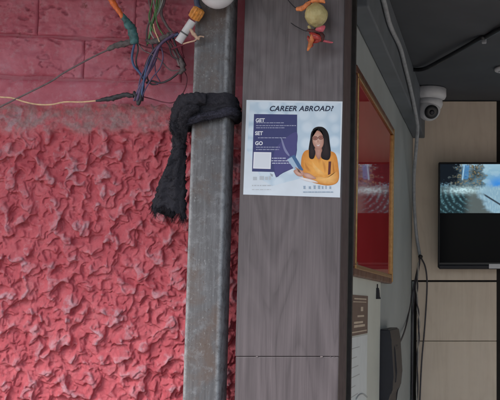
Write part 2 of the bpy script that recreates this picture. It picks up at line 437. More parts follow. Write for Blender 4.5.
# ------------------------------------------------------------------ laminate pillar
pl = thing('laminate_pillar', 'grey wood grain laminate pillar with a small square poster on it', 'pillar')
zj = P(290, 356.5, PIL_Y).z
box('laminate_sheet', (PXL, PIL_Y, zj + .0005), (PXR, PIL_Y + .010, 2.598), M['lam_front'], pl, .0012, 2)
o = box('laminate_sheet', (PXL + .001, PIL_Y + .0008, .131), (PXR - .0005, PIL_Y + .010, zj - .0005), M['lam_front'], pl, .0012, 2)
o.data.transform(Matrix.Identity(4))
box('side_board', (PXR - .012, PIL_Y + .0105, .131), (PXR - .001, 2.212, 2.598), M['lam_side'], pl, .001, 1)
box('side_board', (PXL + .001, PIL_Y + .0105, .131), (PXL + .012, 2.212, 2.598), M['lam_side'], pl, .001, 1)
box('pillar_core', (PXL + .0125, PIL_Y + .011, .131), (PXR - .0125, WALLF + .029, 2.598), M['dark_gap'], pl)
# chipped lower lip along the joint
ch = bmesh.new()
for i in range(46):
    x = PXL + .004 + i * (PXR - PXL - .008) / 45 + random.uniform(-.002, .002)
    if random.random() < .10:
        s = random.uniform(.0006, .0018)
        add_box(ch, (x - s * 1.6, PIL_Y - .0004, zj - s), (x + s * 1.6, PIL_Y + .002, zj + s * .5))
bm_obj('chipped_edge', ch, M['board_edge'], pl)
gd = thing('shutter_guide', 'dark steel shutter channel on the inner edge of the laminate pillar', 'shutter guide')
box('channel', (-.395, 2.214, .131), (PXR - .0015, 2.226, 2.478), M['guide'], gd, .001, 1)
box('channel', (-.395, 2.290, .131), (PXR - .0015, 2.302, 2.478), M['guide'], gd, .001, 1)
box('channel_back', (-.395, 2.2265, .131), (-.37, 2.2895, 2.478), M['guide'], gd)
box('wall_jamb', (-.41, 2.303, .131), (WALL_X + .0, 2.344, CEIL_Z + .1), M['lam_side'], gd)

# ------------------------------------------------------------------ steel post
PX0, PX1, PY0, PY1 = -.6455, -.571, 2.08, 2.150
sp_ = box('steel_post', (PX0, PY0, .131), (PX1, PY1, 2.549), M['post'], None, .007, 4, True)
tag(sp_, 'worn grey square steel post with black cloth tied round it', 'post')

# ------------------------------------------------------------------ black cloth tied round the post
cl = thing('tied_cloth', 'frayed charcoal cloth knotted round the steel post with a hanging tail', 'cloth')
pc = Vector(((PX0 + PX1) / 2, (PY0 + PY1) / 2, 0))
def wrap_band(name, zl, zr, hh, th, grow, m, seed, lz=0):
    NA, NS = 220, 28; vs_, fs = [], []
    hx, hy = (PX1 - PX0) / 2 + grow, (PY1 - PY0) / 2 + grow; e = 5.0
    for i in range(NA):
        a = 2 * math.pi * i / NA
        ca, sa = math.cos(a), math.sin(a)
        rr = (abs(ca / hx) ** e + abs(sa / hy) ** e) ** (-1 / e)
        x, y = rr * ca, rr * sa
        tt = (x / hx + 1) / 2; z = zl + (zr - zl) * tt
        z += .004 * mnoise.noise(Vector((ca * 2, sa * 2, seed)))
        loc_h = hh * (1 + .25 * mnoise.noise(Vector((ca * 1.7, sa * 1.7, seed + 5))))
        nrm = Vector((x / hx ** 2, y / hy ** 2, 0)).normalized()
        for k_ in range(NS):
            b = 2 * math.pi * k_ / NS
            # twisted folds running along the band
            fold = 1 + .30 * math.sin(b * 4 + a * 2.5 + seed) * abs(math.cos(b)) + .22 * mnoise.noise(Vector((x * 110, y * 110, b * 3 + seed))) + .2 * mnoise.noise(Vector((x * 260, y * 260, b * 9 + seed)))
            off = th * math.cos(b) * fold + .0035 * mnoise.noise(Vector((x * 45 + seed, y * 45, b * 2.2)))
            dz = loc_h * math.sin(b) * (1 + .10 * mnoise.noise(Vector((x * 60, y * 60, seed + b * 2))))
            if off < 0: off *= .35
            vs_.append(pc + Vector((x, y, 0)) + nrm * off + Vector((0, 0, z + dz)))
    for i in range(NA):
        for k_ in range(NS):
            i2, k2 = (i + 1) % NA, (k_ + 1) % NS
            fs.append((i * NS + k_, i * NS + k2, i2 * NS + k2, i2 * NS + k_))
    return mesh_obj(name, vs_, fs, m, cl, True)
zc = lambda py: P(205, py, PY0).z
wrap_band('wrap', zc(107), zc(101), .019, .007, .006, M['cloth'], 1.3)
wrap_band('wrap', zc(118), zc(110), .015, .008, .007, M['cloth'], 4.1)
wrap_band('wrap', zc(124), zc(111), .009, .007, .0125, M['cloth2'], 8.7)
def blob(name, c, r, m, seed, sub=5, amp=.3, fr=60, fold=0):
    bm = bmesh.new(); bmesh.ops.create_icosphere(bm, subdivisions=sub, radius=1)
    for v in bm.verts:
        d = v.co.normalized(); p = Vector((d.x * r[0], d.y * r[1], d.z * r[2]))
        q = p * fr + Vector((seed, seed * 2, 0))
        n = mnoise.noise(q) + .5 * mnoise.noise(q * 2.1) + .25 * mnoise.noise(q * 4.3)
        n += fold * math.sin(d.x * 9 + d.z * 5 + seed)
        v.co = c + p * (1 + amp * n)
    return bm_obj(name, bm, m, cl, True)
blob('knot', P(183, 107, 2.085), (.017, .020, .027), M['cloth'], 3.0, 5, .32, 55, .25)
blob('knot', P(178, 126, 2.085), (.016, .017, .022), M['cloth'], 6.0, 5, .3, 60, .25)
tube('fold', [P(206, 99, 2.066), P(197, 99, 2.062), P(187, 102, 2.066), P(180, 110, 2.075), P(177.5, 122, 2.085), P(178, 134, 2.095), P(180, 148, 2.105)], lambda q: .009 + .007 * math.sin(math.pi * min(1, q * .9 + .1)), M['cloth'], cl, 16, 36, .22)
tube('fold', [P(199, 108, 2.064), P(190, 109, 2.06), P(184, 117, 2.066), P(183, 128, 2.08), P(183, 142, 2.10)], lambda q: .006 + .006 * math.sin(math.pi * min(1, q * .9 + .1)), M['cloth'], cl, 16, 30, .22)
# tail: lofted folds from the neck down to a ragged hem
prof = [(118, 176.5, 188), (130, 173, 187.5), (146, 174.5, 186), (160, 170, 186), (178, 162, 186), (196, 155.5, 186), (211, 152, 185.5)]
NR, NS = 150, 110; vs_, fs = [], []
pf = catmull([Vector(p) for p in prof], 15)
for i in range(NR + 1):
    fi = i / NR * (len(pf) - 1); i0 = min(int(fi), len(pf) - 2); s = pf[i0].lerp(pf[i0 + 1], fi - i0)
    c0, c1 = P(s.y, s.x, 2.12), P(s.z, s.x, 2.12); wdt = (c1.x - c0.x) / 2; cx = (c0 + c1) / 2
    tt = i / NR
    for k_ in range(NS):
        b = 2 * math.pi * k_ / NS
        fo = 1 + (.05 + .08 * tt) * math.sin(b * 7 + tt * 3 + 1.0) + .14 * mnoise.noise(Vector((math.cos(b) * 2, math.sin(b) * 2, tt * 5)))
        wv = 1 + .07 * mnoise.noise(Vector((math.cos(b), tt * 9, 4)))
        x = wdt * math.cos(b) * wv; y = .014 * (1 + .4 * tt) * math.sin(b) * fo
        hem = (tt ** 8) * (.016 * mnoise.noise(Vector((x * 130, math.sin(b), 2))) + .008 * math.sin(b * 3) + (x / max(wdt, 1e-5)) * -.007)
        q_ = Vector((x * 90, y * 90, cx.z * 75)); n = .0045 * mnoise.noise(q_) + .0018 * mnoise.noise(q_ * 2.3) + .0012 * mnoise.noise(q_ * 5)
        vs_.append(cx + Vector((x + n, y + 1.2 * n - .012 * (1 - tt), hem + n)))
for i in range(NR):
    for k_ in range(NS):
        k2 = (k_ + 1) % NS
        fs.append((i * NS + k_, i * NS + k2, (i + 1) * NS + k2, (i + 1) * NS + k_))
fs.append(tuple((NR) * NS + k_ for k_ in range(NS))); fs.append(tuple(reversed(range(NS))))
mesh_obj('tail', vs_, fs, M['cloth'], cl, True)
# loose threads
fv, ff = [], []
srf = []
for ob in [o_ for o_ in cl.children if o_.name.split('.')[0] in ('wrap', 'knot', 'fold', 'tail')]:
    vv = ob.data.vertices; srf.append([(v.co.copy(), v.normal.copy()) for v in vv if v.co.y < PY1 - .01])
for i in range(8000):
    if i < 900:
        p = vs_[NR * NS + random.randrange(NS)]; d = Vector((random.uniform(-.5, .5), random.uniform(-.4, .2), -1)); L = random.uniform(.005, .019)
    else:
        p, nn = random.choice(srf[(i * 7) % len(srf)] if i % 2 else srf[-1]); d = nn * .8 + Vector((random.uniform(-1, 1), random.uniform(-1, 1), random.uniform(-1.3, .7))); L = random.uniform(.003, .0085)
    d.normalize(); sd_ = Vector((random.uniform(-.3, .3), random.uniform(-.3, .3), random.uniform(-.3, .3))) * L
    v_, f_ = tube_geo([p - d * .001, p + d * L * .5 + sd_ * .4, p + d * L + sd_], lambda t: .00030 * (1 - .6 * t), 3, len(fv))
    fv += v_; ff += f_
o = mesh_obj('loose_threads', fv, ff, M['cloth'], cl, True); o['kind'] = 'stuff'

# ------------------------------------------------------------------ tangle of wires
def pp(*a, Y=2.185): return [P(q[0], q[1], q[2] if len(q) > 2 else Y) for q in a]
def wire(label, pts, r, m, name='electric_wire', n=8, seg=8, wob=0):
    rr_ = (lambda q: r(q) * .9) if callable(r) else r * .74
    t = tube(name, pts, rr_, m, None, n, seg, wob)
    return tag(t, label, 'wire', 'loose electric wires on the red wall')
t = thing('spliced_wire', 'thin grey wire climbing diagonally across the red bricks to a taped joint', 'wire', group='loose electric wires on the red wall')
tube('wire', pp((-14, 114), (0, 107), (20, 97), (50, 82), (62, 74), (78, 65), (95, 56), (112, 48, 2.18)), .0021, M['w_grey'], t)
tube('tape', pp((108, 50, 2.182), (116, 45.5, 2.178), (126, 43.5, 2.175), (137, 40, 2.172)), lambda s: .0035 + .0035 * math.sin(min(1, s * 1.1) * math.pi * .75), M['grey_tape'], t, 8, 12, .5)
t = thing('spliced_wire', 'cream wire lying along the dusty ledge ending in black tape', 'wire', group='loose electric wires on the red wall')
tube('wire', pp((-14, 94), (0, 97), (12, 98), (25, 102), (38, 104.5), (52, 104.5), (65, 102), (82, 102), (99, 100.5)), .0018, M['w_cream'], t)
tube('tape', pp((96, 101), (104, 99.5), (114, 98), (124, 95, 2.18), (134, 96, 2.175)), lambda s: .0022 + .0036 * math.sin(s * math.pi * .8), M['black_tape'], t, 8, 12, .5)
t = thing('taped_splice', 'teal taped wire splice with a bright orange end', 'wire splice', group='loose electric wires on the red wall')
tube('orange_sleeve', pp((107, -8, 2.17), (112, 1, 2.168), (118, 10, 2.165), (123, 18, 2.165)), lambda s: .0075 - .0025 * s, M['orange'], t, 8, 12, .3)
tube('tape', pp((122, 15, 2.166), (127, 22, 2.165), (131.5, 29, 2.162), (133.5, 37, 2.162), (135, 44, 2.165)), lambda s: .0045 + .0055 * math.sin(s * math.pi * .82), M['teal_tape'], t, 8, 14, .45)
wire('blue wire dropping from the teal splice', pp((135, 42, 2.165), (133, 50, 2.165), (132, 58, 2.166), (134, 66, 2.168), (139, 72, 2.17), (144, 78, 2.172)), .0036, M['w_blue'])
wire('dark wire beside the blue wire under the teal splice', pp((137, 42, 2.17), (138, 50, 2.17), (136, 60, 2.17), (138, 70, 2.175), (143, 80, 2.172)), .0026, M['w_dark'])
b = [(137, 101), (141, 88), (147, 74), (152, 62), (157, 50), (163, 42), (172, 36), (178, 33)]
for dx, dy, yy, mm, lb, r in ((0, 0, 2.160, 'w_violet', 'violet wire at the front of the twisted vertical bundle', .0042), (3.4, 1.0, 2.166, 'w_blue', 'blue wire in the middle of the twisted vertical bundle', .0032),
                           (-3, -1.5, 2.168, 'w_violet', 'violet wire on the left of the twisted vertical bundle', .003), (5.5, 2.5, 2.172, 'w_dark', 'dark wire on the right of the twisted vertical bundle', .003)):
    wire(lb, [P(x + dx * math.cos(i * 1.1), y + dy * math.sin(i), yy + .005 * math.sin(i * 1.1 + dx)) for i, (x, y) in enumerate(b)], r, M[mm])
wire('black taped knot at the foot of the violet bundle', pp((134, 92, 2.168), (137, 99, 2.162), (138, 104, 2.162), (141, 98, 2.162), (140, 90, 2.166)), .0042, M['black_tape'], 'taped_wire', 8, 10, .5)
wire('maroon wire looping down beside the post', pp((140, 96, 2.168), (152, 99), (163, 102), (173, 102.5), (181, 96), (186, 86), (186.5, 76), (182, 69), (176, 66, 2.175)), .0018, M['w_maroon'])
wire('maroon wire crossing behind the bundle', pp((136, 43, 2.172), (146, 47, 2.176), (157, 49, 2.18), (166, 53), (174, 58), (183, 66)), .0024, M['w_maroon'])
wire('dark wire curling round under the white connector', pp((172, 34, 2.172), (175, 44, 2.17), (178, 53, 2.17), (183, 61, 2.172), (184, 68, 2.172), (177, 74, 2.175), (169, 80, 2.178), (160, 83, 2.178), (152, 81, 2.175), (146, 83, 2.17)), .0032, M['w_dark'], wob=.2)
wire('grey wire hanging beside the white connector', pp((169, 33, 2.176), (171, 45, 2.176), (176, 56, 2.174), (180, 66, 2.174)), .0042, M['w_grey'], wob=.3)
wire('violet wire hanging thinly inside the loop', pp((157, 52, 2.175), (155, 62, 2.178), (156, 74, 2.18), (160, 82, 2.178), (156, 84, 2.175)), .0018, M['w_violet'])
wire('green wire dropping in from the top edge', pp((157, -14, 2.178), (157, 2, 2.175), (155, 14, 2.17), (152, 24, 2.17), (150, 34, 2.172), (148, 44, 2.176)), .0036, M['w_green'], wob=.2)
wire('pale grey wire beside the green wire at the top', pp((152, -14, 2.182), (153.5, 0, 2.18), (155.5, 12, 2.178), (153, 24, 2.178)), .0026, M['w_pale'])
wire('dark wire behind the green wire at the top', pp((149, -14, 2.186), (149, 0, 2.184), (151, 14, 2.182), (147, 30, 2.182), (147, 46, 2.182)), .0030, M['w_grey'])
wire('thick grey wire right of the green wire at the top', pp((165, -14, 2.178), (164, 2, 2.176), (161, 12, 2.176), (165, 23, 2.176), (172, 33, 2.174)), .0046, M['w_grey'], wob=.3)
wire('pale wire curving off the thick grey wire at the top', pp((163, -14, 2.172), (163, -2, 2.17), (160, 9, 2.17), (156, 17, 2.17)), .0022, M['w_pale'])
wire('short bare cream wire end by the green wire', pp((153.5, 24, 2.165), (155, 31, 2.162), (157.5, 37, 2.16), (159.5, 42, 2.16)), .0019, M['w_cream'])
wire('dark wire running right towards the bulb holder', pp((160, 47, 2.17), (170, 49, 2.168), (180, 46, 2.14), (188, 43, 2.075), (196, 41, 2.068)), .0024, M['w_maroon'])
wire('dark taped cluster where the hanging wires join', pp((146, 40, 2.176), (152, 42, 2.17), (160, 40, 2.166), (168, 36, 2.166), (174, 33, 2.168)), lambda q: .003 + .0045 * math.sin(math.pi * q), M['grey_tape'], 'taped_wire', 10, 12, .6)
wire('dusty knotted tape at the bottom of the dark loop', pp((180, 58, 2.168), (182, 64, 2.165), (183, 70, 2.168), (179, 74, 2.172)), lambda q: .0028 + .0035 * math.sin(math.pi * q), M['grey_tape'], 'taped_wire', 10, 12, .6)
wire('maroon wire dropping from the top between the grey wires', pp((148, -14, 2.18), (151, 6, 2.176), (157, 22, 2.172), (165, 34, 2.168), (173, 45, 2.17), (181, 55, 2.172), (186, 66, 2.178)), .0021, M['w_maroon'])
wire('dark wire running from the taped cluster to the violet bundle', pp((152, 42, 2.172), (153, 52, 2.17), (150, 64, 2.17), (147, 76, 2.172), (151, 84, 2.176), (158, 84, 2.178)), .0026, M['w_dark'], wob=.2)
wire('violet wire bowing left of the bundle below the splice', pp((158, 46, 2.168), (150, 56, 2.166), (146, 66, 2.165), (140, 80, 2.164), (138, 96, 2.164)), .0024, M['w_violet'])
for lb, mm, ps in (
    ('thin green wire swinging left of the green wire at the top', 'w_green', [(154, -14, 2.17), (152, 4, 2.168), (149, 16, 2.168), (152, 28, 2.166), (158, 36, 2.166)]),
    ('thin green wire crossing the pale wire at the top', 'w_green', [(160, -14, 2.168), (159, 4, 2.166), (156, 14, 2.164), (158, 26, 2.166), (164, 36, 2.166)]),
    ('thin pale green wire looping behind the white wire end', 'w_pale', [(161, -14, 2.176), (160, 6, 2.174), (153, 18, 2.172), (150, 30, 2.17), (156, 40, 2.168), (166, 38, 2.166)]),
    ('thin maroon wire arching over the bulb holder tail', 'w_maroon', [(172, 34, 2.166), (179, 31, 2.15), (183, 36, 2.13), (181, 48, 2.15), (184, 58, 2.168)]),
    ('thin dark wire wriggling down to the knotted tape', 'w_dark', [(163, 38, 2.168), (169, 46, 2.164), (172, 56, 2.166), (179, 60, 2.166), (182, 66, 2.166)]),
    ('thin violet wire looping wide to the right of the bundle', 'w_violet', [(160, 44, 2.162), (163, 56, 2.162), (160, 68, 2.164), (152, 78, 2.164), (145, 90, 2.164), (141, 100, 2.164)]),
    ('thin grey wire crossing under the teal splice', 'w_grey', [(137, 42, 2.168), (143, 50, 2.168), (151, 54, 2.166), (160, 60, 2.168), (170, 70, 2.172), (180, 70, 2.172)])):
    wire(lb, pp(*ps), .0021, M[mm])
hd = thing('bulb_holder', 'white tube bulb holder with ridged amber cap by the post top', 'bulb holder')
a, b_ = P(178.5, 42, 2.07), P(192.5, 21, 2.066)
tube('holder_tube', [a, a.lerp(b_, .05), a.lerp(b_, .5), a.lerp(b_, .95), b_], .0082, M['white_pl'], hd, 4, 16)
tube('joint_ring', [a.lerp(b_, .38), a.lerp(b_, .44)], .0090, M['grey_pl'], hd, 2, 16)
cc = P(197, 13, 2.062); ax = (P(199, 10, 2.060) - P(192.5, 21, 2.066)).normalized()
vs_, fs = [], []
prof_h = [(.006, -.016), (.0115, -.013), (.0125, .0), (.0115, .009), (.007, .012)]
rq = ax.to_track_quat('Z', 'Y').to_matrix()
sg = 48
for r, z in prof_h:
    for k_ in range(sg):
        an = 2 * math.pi * k_ / sg; rr = r * (1 + .10 * (1 if (k_ // 2) % 2 else -1)) if .008 < r else r
        vs_.append(cc + rq @ Vector((rr * math.cos(an), rr * math.sin(an), z)))
for i in range(len(prof_h) - 1):
    for k_ in range(sg):
        fs.append((i * sg + k_, i * sg + (k_ + 1) % sg, (i + 1) * sg + (k_ + 1) % sg, (i + 1) * sg + k_))
fs += [tuple(reversed(range(sg))), tuple((len(prof_h) - 1) * sg + k_ for k_ in range(sg))]
mesh_obj('ridged_cap', vs_, fs, M['amber'], hd, False)
tube('neck', [cc + ax * .010, P(197, 4, 2.062), P(196, -8, 2.064)], .006, M['navy_pl'], hd, 4, 12)
wire('tan taped wire end hanging over the post edge', pp((190, 29, 2.066), (193, 33, 2.064), (197, 38, 2.062), (199.5, 39, 2.062)), lambda s: .0045 - .003 * abs(s - .4), M['tan'], 'taped_wire', 8, 10, .4)
wire('pale tan wire end curling below the bulb holder', pp((183, 44, 2.072), (190, 42, 2.066), (195, 40.5, 2.062), (200, 36.5, 2.062), (204, 37, 2.064)), .0022, M['tan'], 'electric_wire', 8, 8, .3)
wl = thing('lamp_fitting', 'white rounded plastic lamp fitting at the top of the post', 'lamp')
lc = P(217.5, -14, 2.045)
bm = bmesh.new(); bmesh.ops.create_uvsphere(bm, u_segments=40, v_segments=24, radius=1)
for v in bm.verts: v.co = lc + Vector((v.co.x * .042, v.co.y * .032, v.co.z * .049))
bm_obj('globe', bm, M['white_pl'], wl, True)
tube('collar', [lc + Vector((0, 0, .030)), lc + Vector((0, .002, .05)), lc + Vector((0, .004, .08))], .016, M['grey_pl'], wl, 4, 20)

# ------------------------------------------------------------------ poster on the pillar (flat print in thin layers)
INK = {}
def ink(c, rough=.55):
    if c not in INK:
        kx = NM('print_ink', rough); f = kx.noise(90, 4); kx.b.inputs['Specular IOR Level'].default_value = .18
        kx.col(kx.mix(kx.math('MULTIPLY', f, .06), c, tuple(min(1, x * .7 + .22) for x in c))); INK[c] = kx.m
    return INK[c]
po = thing('poster', 'small square pale blue career poster with a woman in an orange sweater', 'poster')
def flat(name, pts, m, lay, parent=po, smooth=False, th=None):
    Y = PIL_Y - .0006 - lay * .00009
    if smooth: pts = [(v.x, v.y) for v in catmull([Vector((p[0], p[1], 0)) for p in pts], 6, True)]
    f = [P(x, y, Y) for x, y in pts]; n = len(f)
    if th:
        b = [v + Vector((0, th, 0)) for v in f]
        return mesh_obj(name, f + b, [tuple(range(n)), tuple(range(2 * n - 1, n - 1, -1))] + [(i, n + i, n + (i + 1) % n, (i + 1) % n) for i in range(n)], m, parent)
    o = mesh_obj(name, f, [tuple(range(n))], m, parent)
    bmx = bmesh.new(); bmx.from_mesh(o.data); bmesh.ops.triangulate(bmx, faces=bmx.faces, ngon_method='BEAUTY'); bmx.to_mesh(o.data); bmx.free()
    return o
def ell(cx, cy, rx, ry, n=28, rot=0):
    c, s = math.cos(rot), math.sin(rot)
    return [(cx + rx * math.cos(2 * math.pi * i / n) * c - ry * math.sin(2 * math.pi * i / n) * s, cy + rx * math.cos(2 * math.pi * i / n) * s + ry * math.sin(2 * math.pi * i / n) * c) for i in range(n)]
def text(name, s, px, py, hpx, m, lay, parent, shear=0, bold=0, sx=1, spacing=1, align='LEFT', Y=None, rotz=0):
    cu = bpy.data.curves.new('txt', 'FONT'); cu.body = s; cu.size = 1; cu.shear = shear; cu.offset = bold; cu.space_character = spacing; cu.align_x = align
    cu.resolution_u = 3
    o = bpy.data.objects.new('txt', cu); C.objects.link(o)
    bpy.context.view_layer.update()
    me = bpy.data.meshes.new_from_object(o.evaluated_get(bpy.context.evaluated_depsgraph_get()))
    bpy.data.objects.remove(o); bpy.data.curves.remove(cu)
    Y = PIL_Y - .0006 - lay * .00009 if Y is None else Y
    p0 = P(px, py, Y); sc = hpx / F * 2.11 / .70
    me.transform(Matrix.Translation(p0) @ Matrix.Rotation(rotz, 4, 'Y') @ Matrix.Diagonal((sc * sx, 1, sc, 1)) @ Matrix.Rotation(R(90), 4, 'X'))
    return link(name, me, m, parent)
# pale mottled paper
k = NM('pale_blue_poster_paper', .35)
vo = k.n('ShaderNodeTexVoronoi', Scale=34.0, feature='F1'); vo.inputs['Randomness'].default_value = .35
k.l(k.map((1, 0, 1)), vo.inputs['Vector'])
f = k.ramp(vo.outputs['Distance'], [(.30, (.57, .70, .82)), (.52, (.38, .54, .69))])
k.col(k.mix(k.ramp(k.noise(9, 3), [(.4, 0.0), (.65, .6)]), f, (.56, .67, .77)))
M['paper'] = k.m
M['paper_w'] = m_simple('white_poster_paper', (.60, .69, .78), .35, .05, 20, 0, 0)
flat('sheet', [(246.5, 100), (342.5, 101.5), (340, 197.5), (243.2, 194.5)], M['paper_w'], 0, th=.0003)
flat('printed_backdrop', [(250, 102), (341, 103.2), (339.5, 168), (330, 176), (302, 178), (272, 186), (262, 180), (247, 150)], M['paper'], 1)
navy, navy2 = ink((.045, .055, .17)), ink((.07, .07, .22))
flat('printed_panel', [(254, 114), (297.2, 114.6), (297, 150), (294, 168), (283, 173), (276, 177.5), (274, 172), (252, 171.5)], navy, 2)
flat('printed_panel', [(296, 132), (296, 152), (293, 167), (283, 172), (276, 176), (275, 150)], navy2, 3, smooth=True)
flat('printed_swoosh', [(281, 139), (282.2, 139), (285.5, 148), (289.5, 155), (288, 155.5), (284, 150)], ink((.22, .24, .42)), 4, smooth=True)
wht = ink((.74, .78, .86)); dk = ink((.02, .03, .07))
text('heading_text', 'CAREER ABROAD?', 269, 111, 5.2, dk, 3, po, .25, .028, 1.0, 1.06)
text('printed_text', 'GET', 255.5, 122, 3.7, wht, 5, po, 0, .03, .95)
text('printed_text', 'SET', 255, 135, 3.7, wht, 5, po, 0, .03, .95)
text('printed_text', 'GO', 255, 145, 3.7, wht, 5, po, 0, .03, .95)
thin = ink((.34, .37, .52))
def dashes(x0, x1, y, h, m, lay, gap=.6):
    x = x0; bm = bmesh.new()
    while x < x1:
        L = random.uniform(1.2, 4.2); xe = min(x + L, x1)
        Y = PIL_Y - .0006 - lay * .00009
        q = [P(x, y - h / 2, Y), P(xe, y - h / 2 + .01, Y), P(xe, y + h / 2, Y), P(x, y + h / 2, Y)]
        bm.faces.new([bm.verts.new(v) for v in q]); x = xe + gap
    return bm_obj('small_print', bm, m, po)
for x0, x1, y in ((256, 284, 122.8), (256, 296, 125.6), (256, 285, 127.8), (258, 286, 137.8), (256, 280, 147.2), (256, 279, 149.6)): dashes(x0, x1, y + 0, .75, thin, 5)
for x0, x1, y in ((272, 286, 158.2), (271.5, 289, 160.8), (272, 290, 163.2)): dashes(x0, x1, y, .9, ink((.5, .54, .68)), 5)
flat('printed_square', [(253.8, 152), (271.3, 152.3), (270.6, 169), (253, 168.5)], wht, 5)
flat('printed_square_border', [(255, 153.2), (270, 153.5), (269.5, 167.8), (254.3, 167.4)], ink((.66, .72, .80)), 6)
gry, gry2 = ink((.33, .38, .44)), ink((.46, .52, .58))
for (x0, x1, y, h) in ((253, 257, 178.5, 3.4), (259.5, 264, 178, 3.8), (265, 268, 178.3, 3.2), (268.8, 271, 178, 3.6)):
    flat('printed_logo', [(x0, y - h / 2), (x1, y - h / 2), (x1, y + h / 2), (x0, y + h / 2)], gry2, 3)
flat('printed_logo', [(270, 173), (273, 174.5), (272.6, 177), (270.6, 175.6)], gry, 3)
dashes(252, 272, 185.5, 1.2, gry2, 3, .8); dashes(252, 271, 189.6, .8, gry2, 3, .8)
# woman: printed shapes with ink that fades from the edge to the middle
kx = NM('photo_print_ink', .5); kx.b.inputs['Specular IOR Level'].default_value = .12; at_ = kx.n('ShaderNodeAttribute', attribute_name='ink'); kx.col(at_.outputs['Color']); M['photo_ink'] = kx.m
def fade(name, pts, ce, cm, lay, cen=None, pw=1.0):
    pts = [(v.x, v.y) for v in catmull([Vector((p[0], p[1], 0)) for p in pts], 5, True)]
    n = len(pts); cx, cy = cen if cen else (sum(p[0] for p in pts) / n, sum(p[1] for p in pts) / n)
    Y = PIL_Y - .0006 - lay * .00009; vs_, fs, cs = [P(cx, cy, Y)], [], [cm]
    rings = (.25, .5, .75, .9, 1.0)
    for r in rings:
        for p in pts:
            vs_.append(P(cx + (p[0] - cx) * r, cy + (p[1] - cy) * r, Y)); q = r ** (2 * pw)
            g_ = .05 * mnoise.noise(Vector((p[0] * r * .35, p[1] * r * .35, lay)))
            cs.append(tuple(max(0, (cm[i] + (ce[i] - cm[i]) * q) * (1 + 3 * g_)) for i in range(3)))
    for i in range(n): fs.append((0, 1 + i, 1 + (i + 1) % n))
    for k_ in range(len(rings) - 1):
        for i in range(n):
            j = (i + 1) % n; fs.append((1 + k_ * n + i, 1 + (k_ + 1) * n + i, 1 + (k_ + 1) * n + j, 1 + k_ * n + j))
    o = mesh_obj(name, vs_, fs, M['photo_ink'], po)
    a_ = o.data.color_attributes.new('ink', 'FLOAT_COLOR', 'POINT')
    for i, c_ in enumerate(cs): a_.data[i].color = (*c_, 1)
    return o
HK, HL = (.010, .009, .012), (.035, .026, .028)
OE, OM, OL = (.60, .235, .05), (.80, .40, .10), (.84, .50, .18)
SE, SM = (.42, .215, .165), (.62, .40, .33)
fade('printed_hair', [(319.5, 126.8), (325, 128.5), (328.5, 134), (329.8, 143), (331, 153), (330, 158.5), (325, 160), (320, 157), (313, 157), (311.5, 160), (308.5, 157.5), (308.5, 150), (310, 140), (312, 131)], HK, HL, 3)
fade('printed_sweater', [(310, 150), (315, 153), (319, 159), (324, 152), (332, 151.5), (336.5, 156), (338.5, 168), (339, 178), (336, 183.5), (328, 185.5), (318, 184), (309, 181), (303, 177), (302, 172), (301, 164), (302, 156), (305, 151)], OE, OM, 4, (319, 168))
fade('printed_fold', [(333, 158), (334.4, 165), (335.6, 175), (333.4, 178), (332.4, 172), (332, 163)], (.74, .36, .09), (.52, .20, .045), 5)
fade('printed_fold', [(304, 160), (307, 165), (311, 171), (308, 172), (304.6, 168)], (.74, .36, .09), (.54, .21, .05), 5)
fade('printed_fold', [(312, 161), (316, 166), (322, 171), (325, 175), (318, 174), (313, 168)], OM, OL, 5)
fade('printed_fold', [(322, 160), (325, 163), (326.5, 171), (324.6, 173), (323, 166)], (.76, .38, .1), (.60, .25, .06), 6)
fade('printed_sleeve', [(337, 171), (338.5, 178), (335, 183.8), (325, 184.6), (316, 182), (311, 178.6), (316, 176), (325, 177.5), (332, 175)], (.62, .26, .06), OL, 6)
flat('printed_strap', [(328.6, 161.5), (331.2, 161.5), (330.4, 174), (327.9, 175)], ink((.10, .025, .03)), 6)
fade('printed_neck', [(315.5, 147), (321, 147), (322, 153), (318.8, 159.5), (314.8, 153)], (.36, .17, .13), (.50, .29, .23), 5)
fade('printed_face', ell(318.0, 140.0, 5.7, 9.4, 20, -.12), SE, SM, 6, (317.2, 140))
fade('printed_hair', [(312.0, 138), (313.2, 131.5), (317.0, 129.4), (321.5, 131), (324.4, 137), (325, 129.5), (319, 126.6), (312.8, 129.5)], HK, HK, 7, (318.5, 128))
fade('printed_hair', [(309.2, 148), (312.1, 137), (312.8, 146), (315.4, 152), (313.5, 158.6), (309.3, 157.6)], HK, HL, 8)
fade('printed_hair', [(324.0, 135), (327.5, 138), (330.6, 153), (328.4, 159.8), (321.8, 158.4), (321.3, 153), (323.8, 147)], HK, HL, 8)
gl = ink((.05, .015, .02))
for cx, cy in ((315.2, 138.2), (320.8, 137.6)):
    flat('printed_glasses', ell(cx, cy, 2.5, 2.0), gl, 8); fade('printed_lens', ell(cx, cy, 2.1, 1.6, 10), (.40, .20, .16), (.24, .10, .085), 9)
flat('printed_glasses', [(317.3, 137.6), (318.8, 137.4), (318.8, 137.9), (317.3, 138.1)], gl, 9)
fade('printed_nose', [(317.9, 139.5), (319.2, 142.0), (318, 142.9), (316.9, 142.2)], (.56, .35, .28), (.46, .25, .20), 8)
fade('printed_smile', [(315.6, 144.2), (318, 145.0), (320.6, 143.8), (319.6, 146.2), (317.2, 146.5)], (.45, .16, .14), (.80, .74, .72), 8)
flat('printed_tablet', [(289, 157), (294.5, 154.8), (303.5, 170), (297.5, 173)], ink((.06, .14, .30)), 5)
flat('printed_tablet', [(287, 159.4), (291.8, 157), (299.6, 170.5), (296.2, 172)], ink((.36, .50, .66)), 6)
fade('printed_hand', [(293.5, 171), (297.5, 169.2), (302, 170.6), (304.4, 173.6), (302, 176.4), (297, 175.6)], SE, SM, 7)
